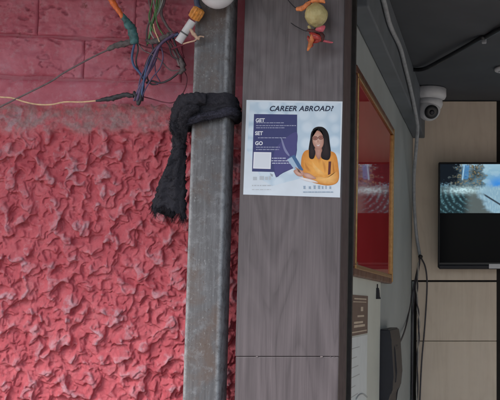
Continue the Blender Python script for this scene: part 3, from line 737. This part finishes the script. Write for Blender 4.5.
for i in range(3): fade('printed_finger', [(295.2 + i * 1.6, 167.4 + i), (296.6 + i * 1.6, 167.6 + i), (299 + i * 1.6, 171.6 + i), (297.6 + i * 1.6, 172 + i)], SE, SM, 8)
fade('printed_hand', [(303, 173.4), (308, 173), (313.5, 176), (316, 178.6), (311, 179), (305.6, 177.4)], SE, SM, 8)
fade('printed_cuff', [(299, 177.4), (305, 178), (313, 180), (318, 182.6), (311, 182), (304, 180.4)], (.66, .62, .64), (.76, .74, .76), 7)
ft = ink((.30, .40, .52))
for x in (303, 308.4, 313.2, 317.6, 321.4, 325, 329):
    h = random.uniform(2.2, 3.2); w_ = random.uniform(1.4, 2.6)
    flat('small_print', [(x, 188.6 - h), (x + w_, 188.6 - h), (x + w_ * .8, 187.4), (x + w_, 188.8), (x + .3, 188.8), (x + .5, 187)], ft, 9)
dashes(303, 333, 192, 1.0, ft, 9, .5)

# ------------------------------------------------------------------ lemon and chilli charm
lm_ = thing('lemon_charm', 'dried lemon and red chilli charm hanging on the pillar', 'charm')
k = NM('pale_lemon_skin', .45); n = k.noise(45, 5, .6)
c = k.ramp(n, [(.3, (.36, .28, .11)), (.55, (.50, .43, .20)), (.75, (.58, .53, .30))])
c = k.mix(k.ramp(k.noise(120, 4, .6), [(.66, 0.0), (.72, .7)]), c, (.22, .15, .05))
k.col(c); k.bump(k.noise(420, 3), .4, .001); M['lemon'] = k.m
M['petal'] = m_simple('orange_petal', (.75, .24, .09), .6, .4, 120, 0, .3)
M['chilli'] = m_simple('dried_red_chilli', (.33, .035, .03), .35, .5, 90, 0, .4)
M['chilli_o'] = m_simple('orange_dried_chilli', (.55, .17, .05), .4, .45, 90, 0, .4)
M['pink'] = m_simple('pink_petal', (.62, .12, .16), .55, .4, 100, 0, .3)
M['dry'] = m_simple('dark_dried_pod', (.07, .02, .02), .6, .4, 100, 0, .4)
M['thread'] = m_simple('black_thread', (.02, .02, .025), .8, .2, 100)
LC = P(316.2, 15, 2.062); LR = .0238
bm = bmesh.new(); bmesh.ops.create_icosphere(bm, subdivisions=5, radius=1)
for v in bm.verts:
    d = v.co.normalized(); s = 1 + .05 * mnoise.noise(d * 2.2) + .03 * mnoise.noise(d * 5) + .012 * mnoise.noise(d * 14) + (.10 * max(0, abs(d.z) - .93) / .07)
    v.co = LC + Vector((d.x, d.y, d.z * 1.06)) * LR * s
bm_obj('lemon', bm, M['lemon'], lm_, True)
tube('thread', [P(284, -6, 2.09), P(290, 2.5, 2.088), P(298, 9, 2.07), P(306, 4, 2.06), P(316, -12, 2.062), P(317, -30, 2.064)], .0009, M['thread'], lm_)
tube('thread', [P(291, 23, 2.092), P(297, 27, 2.08), P(306, 31, 2.062), P(313, 29.5, 2.06), P(317, 27, 2.064)], .0009, M['thread'], lm_)
tube('thread', [P(316, -30, 2.062), P(316, 5, 2.062), P(315.5, 33, 2.062)], .0007, M['thread'], lm_)
def pod(name, pts, r, m): return tube(name, pp(*pts, Y=2.056), lambda s: r * (math.sin(math.pi * min(1, s * .92 + .06)) ** .7) + .0004, M[m], lm_, 8, 10, .35)
pod('petal', [(296, 9.5), (301, 8.5), (307, 5), (311, 1)], .0055, 'petal')
pod('petal', [(311, 2), (316, 0), (321, 0), (325, 3)], .0058, 'petal')
pod('petal', [(312, -3), (316, -5), (322, -4)], .006, 'chilli_o')
pod('petal', [(316, 29, 2.05), (320, 29.5, 2.047), (325, 26, 2.05)], .0060, 'pink')
pod('chilli', [(307, 30), (312, 31, 2.05), (319, 33, 2.05), (323, 36)], .0042, 'dry')
pod('chilli', [(314, 33, 2.05), (312, 37, 2.047), (311, 42, 2.05), (307.5, 51)], .0050, 'chilli_o')
pod('chilli', [(310, 33), (315, 36, 2.046), (319, 39, 2.048), (313, 43)], .0062, 'chilli')
pod('chilli', [(320, 33), (322, 37, 2.05), (321, 42)], .0055, 'dry')
pod('chilli', [(317, 36), (322, 40), (328, 42), (333, 42.5)], .0024, 'pink')
pod('chilli', [(308, 36), (309, 40), (312, 45), (310, 47)], .0034, 'chilli')
pod('stalk', [(308, 26), (310, 28.5), (311, 31)], .0034, 'lemon')

# ------------------------------------------------------------------ framed picture on the left wall inside
fr = thing('framed_picture', 'wide red picture in a wood and gold frame on the grey side wall', 'picture frame')
M['frame_wood'] = m_laminate('frame_wood', (.06, .018, .010), (.10, .032, .017), (.15, .052, .026), .35, 1)
k = NM('gold_moulding', .32, .75); k.col(k.ramp(k.noise(90, 4), [(.3, (.34, .18, .065)), (.7, (.52, .31, .12))])); M['gold'] = k.m
k = NM('red_picture_ground', .6); k.col(k.ramp(k.noise(6, 4), [(.3, (.72, .025, .045)), (.7, (.80, .045, .07))])); M['redmat'] = k.m
FX = -.335                                   # front of the frame
fz1 = Q(393, 126, FX).z; fy1 = Q(393, 200, FX).y; fz0 = Q(388, 283, FX).z; fy0 = 2.352
BW = .021
for a, b in (((fy0, fz0), (fy1, fz0 + BW)), ((fy0, fz1 - BW), (fy1, fz1)), ((fy0, fz0 + BW + .0003), (fy0 + BW, fz1 - BW - .0003)), ((fy1 - BW, fz0 + BW + .0003), (fy1, fz1 - BW - .0003))):
    box('frame_rail', (WALL_X + .001, a[0], a[1]), (FX, b[0], b[1]), M['frame_wood'], fr, .004, 3)
iy0, iy1, iz0, iz1 = fy0 + BW, fy1 - BW, fz0 + BW, fz1 - BW
g = .007
for a, b in (((iy0 - .004, iz0 - .004), (iy1 + .004, iz0 + g)), ((iy0 - .004, iz1 - g), (iy1 + .004, iz1 + .004)), ((iy0 - .004, iz0 + g), (iy0 + g, iz1 - g)), ((iy1 - g, iz0 + g), (iy1 + .004, iz1 - g))):
    box('gold_slip', (WALL_X + .004, a[0], a[1]), (FX + .0022, b[0], b[1]), M['gold'], fr, .002, 2)
box('gold_bead', (WALL_X + .002, fy1 - .008, fz0 + .006), (FX + .003, fy1 - .001, fz1 - .006), M['gold'], fr, .002, 2)
box('picture', (WALL_X + .003, iy0, iz0), (FX - .007, iy1, iz1), M['redmat'], fr)
k = NM('glass')
tr_n = k.n('ShaderNodeBsdfTransparent'); gl_n = k.n('ShaderNodeBsdfGlossy'); gl_n.inputs['Roughness'].default_value = .02
frs = k.n('ShaderNodeFresnel', IOR=1.45); mx = k.n('ShaderNodeMixShader')
k.l(frs.outputs[0], mx.inputs[0]); k.l(tr_n.outputs[0], mx.inputs[1]); k.l(gl_n.outputs[0], mx.inputs[2])
k.l(mx.outputs[0], k.t.nodes['Material Output'].inputs[0])
M['glass'] = k.m
gx_ = FX - .004
mesh_obj('glass', [(gx_, iy0 - .002, iz0 - .002), (gx_, iy1 + .002, iz0 - .002), (gx_, iy1 + .002, iz1 + .002), (gx_, iy0 - .002, iz1 + .002)], [(0, 1, 2, 3)], M['glass'], fr)
# small cream lettering in the red field's lower corner
box('printed_caption', (FX - .0075, 2.41, Q(357, 262, FX).z - .004), (FX - .0064, 2.46, Q(357, 262, FX).z + .003), M['w_cream'], fr)
tg = thing('black_tassel', 'small black tassel hanging below the picture frame', 'tassel')
tx = Q(377.5, 284, -.345)
tube('cord', [tx + Vector((0, 0, .0)), tx + Vector((0, 0, -.012))], .0018, M['thread'], tg, 4, 6)
z2 = Q(377.5, 299, -.345).z
tube('tassel_body', [tx + Vector((0, 0, -.011)), tx + Vector((0, 0, -.02)), Vector((tx.x, tx.y, z2 + .008)), Vector((tx.x, tx.y, z2))], lambda s: .004 + .006 * s, M['thread'], tg, 5, 12, .2)

# ------------------------------------------------------------------ notice board on the left wall
nb = thing('notice_board', 'pale board with a brown headed printed notice below the picture', 'notice board')
M['pale_board'] = m_simple('pale_board', (.52, .56, .52), .5, .05, 10, 0, 0)
NX = WALL_X + .012
ny1 = Q(380, 340, NX).y; nzt = Q(377, 284, NX).z + .02; yb = 2.35
box('board', (WALL_X + .001, yb, .98), (NX, ny1, nzt), M['pale_board'], nb, .002, 1)
def nq(px, py): q = Q(px, py, NX); return q.y, q.z
hy, hz1 = nq(367.5, 296); _, hz0 = nq(362, 334)
box('brown_header', (NX - .001, yb + .01, hz0), (NX + .0015, hy, hz1), m_simple('brown_print', (.12, .075, .06), .5, .1, 20, 0, 0), nb)
box('white_sheet', (NX - .001, yb + .01, 1.05), (NX + .0012, hy, hz0 - .004), m_simple('notice_paper', (.62, .68, .70), .5, .05, 20, 0, 0), nb)
cm = m_simple('cream_print', (.50, .42, .33), .5, .1, 20, 0, 0); gm = m_simple('grey_print', (.38, .41, .42), .5, .1, 20, 0, 0)
for y0, y1, py, h in ((2.44, 2.66, 299, .0035), (2.42, 2.66, 302, .002), (2.56, 2.60, 309, .011), (2.50, 2.62, 316, .0045), (2.44, 2.60, 322, .005), (2.44, 2.64, 325.5, .006), (2.38, 2.68, 331, .003)):
    z = nq(361, py)[1]; box('printed_line', (NX, y0, z - h / 2), (NX + .0021, y1, z + h / 2), cm, nb)
for py in range(346, 400, 9):
    z = nq(361, py)[1]; box('printed_line', (NX, 2.40, z - .0012), (NX + .0017, 2.40 + random.uniform(.06, .22), z + .0008), gm, nb)
tube('printed_flourish', [Q(356, 399, NX + .002), Q(359, 395, NX + .002), Q(363, 394, NX + .002), Q(367, 397, NX + .002)], .0022, gm, nb)

# ------------------------------------------------------------------ black wall device
dv = thing('wall_speaker', 'black wall mounted speaker box beside the notice board', 'speaker')
dy0, dy1 = 3.02, 3.30
dzt = Q(388, 329, -.33).z
def prism(name, prof, y0, y1, m, parent, bev=.004):
    n = len(prof); vs_ = [(x, y0, z) for x, z in prof] + [(x, y1, z) for x, z in prof]
    bm = bmesh.new(); vv = [bm.verts.new(v) for v in vs_]
    bm.faces.new(vv[:n]); bm.faces.new(vv[n:][::-1])
    for i in range(n): bm.faces.new((vv[i], vv[n + i], vv[n + (i + 1) % n], vv[(i + 1) % n]))
    bmesh.ops.bevel(bm, geom=list(bm.edges), offset=bev, segments=3, affect='EDGES')
    return bm_obj(name, bm, m, parent, False)
zt = dzt
prism('cabinet', [(WALL_X + .006, zt), (-.322, zt), (-.316, zt - .03), (-.308, zt - .14), (-.312, zt - .185), (-.326, zt - .205), (-.330, zt - .30), (WALL_X + .006, zt - .30)], dy0, dy1, M['black_pl2'], dv)
prism('grille', [(-.3165, zt - .045), (-.3105, zt - .060), (-.3040, zt - .13), (-.3075, zt - .165), (-.32, zt - .16), (-.322, zt - .05)], dy0 + .06, dy1 - .10, M['black_pl2'], dv, .003)
box('wall_bracket', (WALL_X + .001, dy0 + .06, zt - .22), (WALL_X + .0058, dy1 - .06, zt - .05), M['black_pl'], dv)

# ------------------------------------------------------------------ television
tv = thing('television', 'black flat television lit blue on the beige laminate back wall', 'television')
TY = 4.135
tl, tt_, tb = P(438, 200, TY).x, P(470, 162, TY).z, P(470, 268, TY).z
tr_x = tl + (tt_ - tb) * 1.72
box('cabinet', (tl, TY, tb), (tr_x, TY + .05, tt_), M['black_pl'], tv, .006, 3)
box('back_cover', (tl + .08, TY + .051, tb + .05), (tr_x - .08, BACK_Y - .014, tt_ - .08), M['black_pl'], tv, .008)
lp = box('lower_bezel', (tl + .004, TY - .010, tb - .004), (tr_x - .004, TY + .03, tb + .014), M['black_pl2'], tv, .006, 3)
k = NM('lit_screen', .12)
k.b.inputs['Base Color'].default_value = (.002, .003, .006, 1); k.b.inputs['Specular IOR Level'].default_value = .05
sx0, sx1 = tl + .008, tr_x - .010; sz1, sz0 = tt_ - .008, tb + .022
scr = box('screen', (sx0, TY - .0012, sz0), (sx1, TY + .003, sz1), k.m, tv)
# the picture showing on the screen: only its upper half is lit
k = NM('lit_screen_picture', .25); k.b.inputs['Base Color'].default_value = (.002, .003, .006, 1); k.b.inputs['Specular IOR Level'].default_value = .05
at_ = k.n('ShaderNodeAttribute', attribute_name='ink'); k.l(at_.outputs['Color'], k.b.inputs['Emission Color']); k.b.inputs['Emission Strength'].default_value = .46
pxr = PX + (sx1 / TY) * F * math.cos(TH)
gpx, gpy = np.meshgrid(np.concatenate([np.arange(440.2, 506, .3), np.linspace(506, pxr, 60)]), np.arange(164.2, 213.2, .33))
def blend(c_, mk, col): return c_ * (1 - mk[..., None]) + np.array(col) * mk[..., None]
def gauss(cx, cy, rx, ry): return np.exp(-(((gpx - cx) / rx) ** 2 + ((gpy - cy) / ry) ** 2))
def seg(x0, x1, soft, v): return sstep(x0 - soft, x0 + soft, v) * (1 - sstep(x1 - soft, x1 + soft, v))
nz_ = fbm(gpx * .11, gpy * .2, 4, 7); nf = fbm(gpx * .42, gpy * .5, 4, 17); nv = fbm(gpx * .9, gpy * .22, 3, 27)
im = np.zeros(gpx.shape + (3,)) + np.array((.17, .33, .44))
im = blend(im, sstep(172, 163, gpy) * .5, (.30, .44, .52)) if False else blend(im, (1 - sstep(163, 178, gpy)) * .6, (.32, .46, .54))
im = blend(im, np.clip(sstep(0, .5, nz_) * .6, 0, 1), (.30, .45, .52))
im = blend(im, gauss(498, 184, 9, 7) * .95, (.03, .20, .58))
trees = seg(454, 484, 3, gpx + 5 * nz_) * seg(166, 191, 1.5, gpy + 5 * nf + .16 * (gpx - 468))
im = blend(im, trees * np.clip(.85 + .4 * nz_, 0, 1), (.030, .040, .040))
im = blend(im, trees * np.clip(sstep(-.1, .8, nf), 0, 1) * .8, (.20, .165, .09))
im = blend(im, trees * np.clip(sstep(.1, .8, -nf), 0, 1) * .6, (.05, .12, .18))
im = blend(im, seg(462.5, 469, .6, gpx + .12 * (gpy - 170)) * seg(165, 179, 1, gpy) * .75, (.05, .19, .40))
im = blend(im, seg(463, 464.2, .4, gpx + .12 * (gpy - 170)) * seg(165, 180, 1, gpy), (.28, .46, .58))
im = blend(im, (1 - sstep(454, 462, gpx + 6 * nz_ + 3 * nf)) * (1 - sstep(182, 190, gpy + 4 * nf)), (.006, .009, .013))
lowm = sstep(184, 189, gpy + 1.5 * nf)
road = np.zeros(im.shape) + np.array((.20, .33, .42)); road = blend(road, np.clip(sstep(0, .5, nv), 0, 1) * .6, (.30, .44, .50))
road = blend(road, (1 - sstep(476, 484, gpx - .5 * (gpy - 195) + 4 * nz_)) * .95, (.075, .090, .085))
dist = np.hypot(gpx - 474, (gpy - 190) * 1.15)
rp = np.clip(.5 + .5 * np.sin(dist * 1.15 + 1.2 * nz_), 0, 1) ** 2
road = blend(road, (1 - sstep(462, 472, gpx)) * .95, (.008, .022, .028)); road = blend(road, (1 - sstep(460, 476, gpx)) * rp * np.clip(.3 + .6 * nf + .4 * gauss(452, 192, 9, 7), 0, 1), (.11, .25, .29))
ln = np.abs((gpy - 194.5) - .62 * (gpx - 484)); road = blend(road, (1 - sstep(.5, 1.4, ln)) * sstep(482, 486, gpx), (.03, .045, .06))
im = im * (1 - lowm[..., None]) + road * lowm[..., None]
im = blend(im, np.clip(gauss(463, 190.2, 15, 3.2) * (.9 + .5 * nf), 0, 1), (.44, .62, .66))
im = np.clip(im, 0, 1)
vv_ = [P(x, y, TY - .0019) for x, y in zip(gpx.ravel(), gpy.ravel())]
i = np.arange(gpx.size).reshape(gpx.shape)
ff_ = np.stack([i[:-1, :-1], i[1:, :-1], i[1:, 1:], i[:-1, 1:]], -1).reshape(-1, 4).tolist()
o = mesh_obj('lit_picture', vv_, ff_, k.m, scr)
a_ = o.data.color_attributes.new('ink', 'FLOAT_COLOR', 'POINT')
a_.data.foreach_set('color', np.concatenate([im, np.ones(gpx.shape + (1,))], -1).astype(np.float32).ravel())
ls = P(489, 264, TY - .0112); le = P(503, 268.5, TY - .0112)
box('white_sticker', (ls.x, TY - .0116, le.z), (le.x, TY - .0098, ls.z), M['white_pl'], tv)

# ------------------------------------------------------------------ security camera on the ceiling
cc_ = thing('security_camera', 'white turret security camera fixed under the dark ceiling', 'camera')
cb = P(430.0, 97, 3.98); cb.z = CEIL_Z
lathe('base', [(.058, -.001), (.066, -.003), (.066, -.032), (.061, -.042), (.048, -.048)], M['white_pl'], cc_, 40, loc=cb)
lathe('collar', [(.050, -.0485), (.053, -.064), (.047, -.080), (.03, -.082)], M['white_pl'], cc_, 40, loc=cb)
bc = cb + Vector((-.004, -.008, -.088))
bm = bmesh.new(); bmesh.ops.create_uvsphere(bm, u_segments=36, v_segments=24, radius=.047)
for v in bm.verts: v.co += bc
bm_obj('eyeball', bm, M['white_pl'], cc_, True)
ld_ = Vector((.32, -.85, -.42)).normalized()
rq2 = ld_.to_track_quat('Z', 'Y')
lathe('lens_plate', [(.027, .034), (.029, .041), (.026, .0475), (.012, .0480)], M['black_pl'], cc_, 28, loc=bc, rot=rq2)
lathe('lens', [(.010, .0481), (.0095, .0505), (.005, .0525), (.0005, .053)], M['black_pl2'], cc_, 20, loc=bc, rot=rq2)

# ------------------------------------------------------------------ cables inside the shop
M['cable_grey'] = m_simple('grey_cable', (.30, .32, .345), .5, .2, 60)
M['cable_beige'] = m_simple('beige_cable', (.36, .34, .31), .5, .2, 60)
def cab(label, pts, r, m, seg=10): return tag(tube('cable', pts, r, M[m], None, 8, seg), label, 'cable', 'cables inside the shop')
cz = CEIL_Z - .010
cab('thick grey cable running along the ceiling edge and down beside the camera', [Q(374, -30, -.299), Q(383.5, 0, -.299), Q(390, 25, -.299), Q(400, 47, -.299), Q(405, 66, -.299), Q(409, 82, -.299), Q(413, 100, -.299), Q(416.5, 118, -.299), P(417.5, 130, 3.75), P(416, 150, 3.85), P(414, 175, 3.97), P(414.2, 205, 4.1), P(416.5, 235, 4.18), P(420, 256, 4.2)], .0068, 'cable_grey', 12)
tie = blob('tie', P(420.3, 256.5, 4.19), (.010, .010, .009), M['black_pl'], 2.0, 3, .2, 60)
tie.parent = None; tie.name = 'cable_tie'; tag(tie, 'black tie knotting the hanging cables beside the television', 'cable tie')
cab('dark cable falling on the left of the knotted bundle', [P(420, 257, 4.195), P(418.5, 270, 4.2), P(415, 290, 4.2), P(412.3, 320, 4.205), P(412, 360, 4.205), P(412.5, 420, 4.205)], .0034, 'w_dark')
cab('dark cable bowing out on the right of the knotted bundle', [P(420.5, 257, 4.195), P(425, 266, 4.195), P(427, 280, 4.195), P(426.5, 300, 4.2), P(424.5, 330, 4.2), P(421.5, 365, 4.2), P(419, 420, 4.2)], .0034, 'w_dark')
tw = thing('twisted_cable', 'twisted pale and dark cable pair in the middle of the knotted bundle', 'cable', group='cables inside the shop')
base_ = catmull([P(420, 257, 4.195), P(417.5, 275, 4.195), P(417, 300, 4.195), P(419, 325, 4.195), P(417.5, 360, 4.195), P(417, 420, 4.195)], 40)
for ph, mm in ((0, 'cable_beige'), (math.pi, 'w_dark')):
    pts = [p + Vector((.0030 * math.cos(i * .16 + ph), .0030 * math.sin(i * .16 + ph), 0)) for i, p in enumerate(base_)]
    v_, f_ = tube_geo(pts, .0030, 6); mesh_obj('strand', v_, f_, M[mm], tw, True)
cab('dark cable curving from the speaker up to the corner', [Q(396, 346, -.315), P(401, 340, 3.5), P(406, 326, 3.9), P(410, 306, 4.15), P(413, 290, 4.2), P(419, 262, 4.2)], .0032, 'w_dark')
zk = CEIL_Z - .006
cab('black cable sagging across the dark ceiling', [H(404, 68, zk), H(412, 69.5, zk - .004), H(424, 69, zk - .01), H(440, 61, zk - .016), H(460, 50, zk - .012), H(480, 38.5, zk - .003), H(486, 37, zk), H(500, 29, zk - .004), H(530, 14, zk)], .0075, 'black_pl')
cl_ = thing('cable_clip', 'small grey clip holding the black ceiling cable', 'cable clip')
cp = H(484, 38, CEIL_Z); box('clip', cp + Vector((-.008, -.01, -.018)), cp + Vector((.008, .01, -.0005)), M['cable_grey'], cl_, .003)
dl = thing('ceiling_light', 'round white ceiling light cut by the right edge of the picture', 'lamp')
dc = H(506, 68, CEIL_Z)
lathe('rim', [(.040, -.0005), (.044, -.004), (.042, -.012), (.030, -.014)], M['white_pl'], dl, 32, loc=dc)
lathe('diffuser', [(.029, -.0142), (.024, -.018), (.012, -.02), (.001, -.0205)], M['white_pl'], dl, 32, loc=dc)

# pieces of pieces
def under(part, names, root):
    for c_ in list(root.children):
        if c_ is not part and c_.name.split('.')[0] in names: c_.parent = part
def kid(root, n): return next(c_ for c_ in root.children if c_.name.split('.')[0] == n)
under(kid(cc_, 'eyeball'), ('lens_plate', 'lens'), cc_)
under(kid(tv, 'lower_bezel'), ('white_sticker',), tv)
under(kid(hd, 'holder_tube'), ('joint_ring',), hd)
under(kid(fr, 'picture'), ('printed_caption', 'glass'), fr)
under(kid(po, 'sheet'), [c_.name.split('.')[0] for c_ in po.children if c_.name.split('.')[0] != 'sheet'], po)
under(kid(cl, 'tail'), ('loose_threads',), cl)
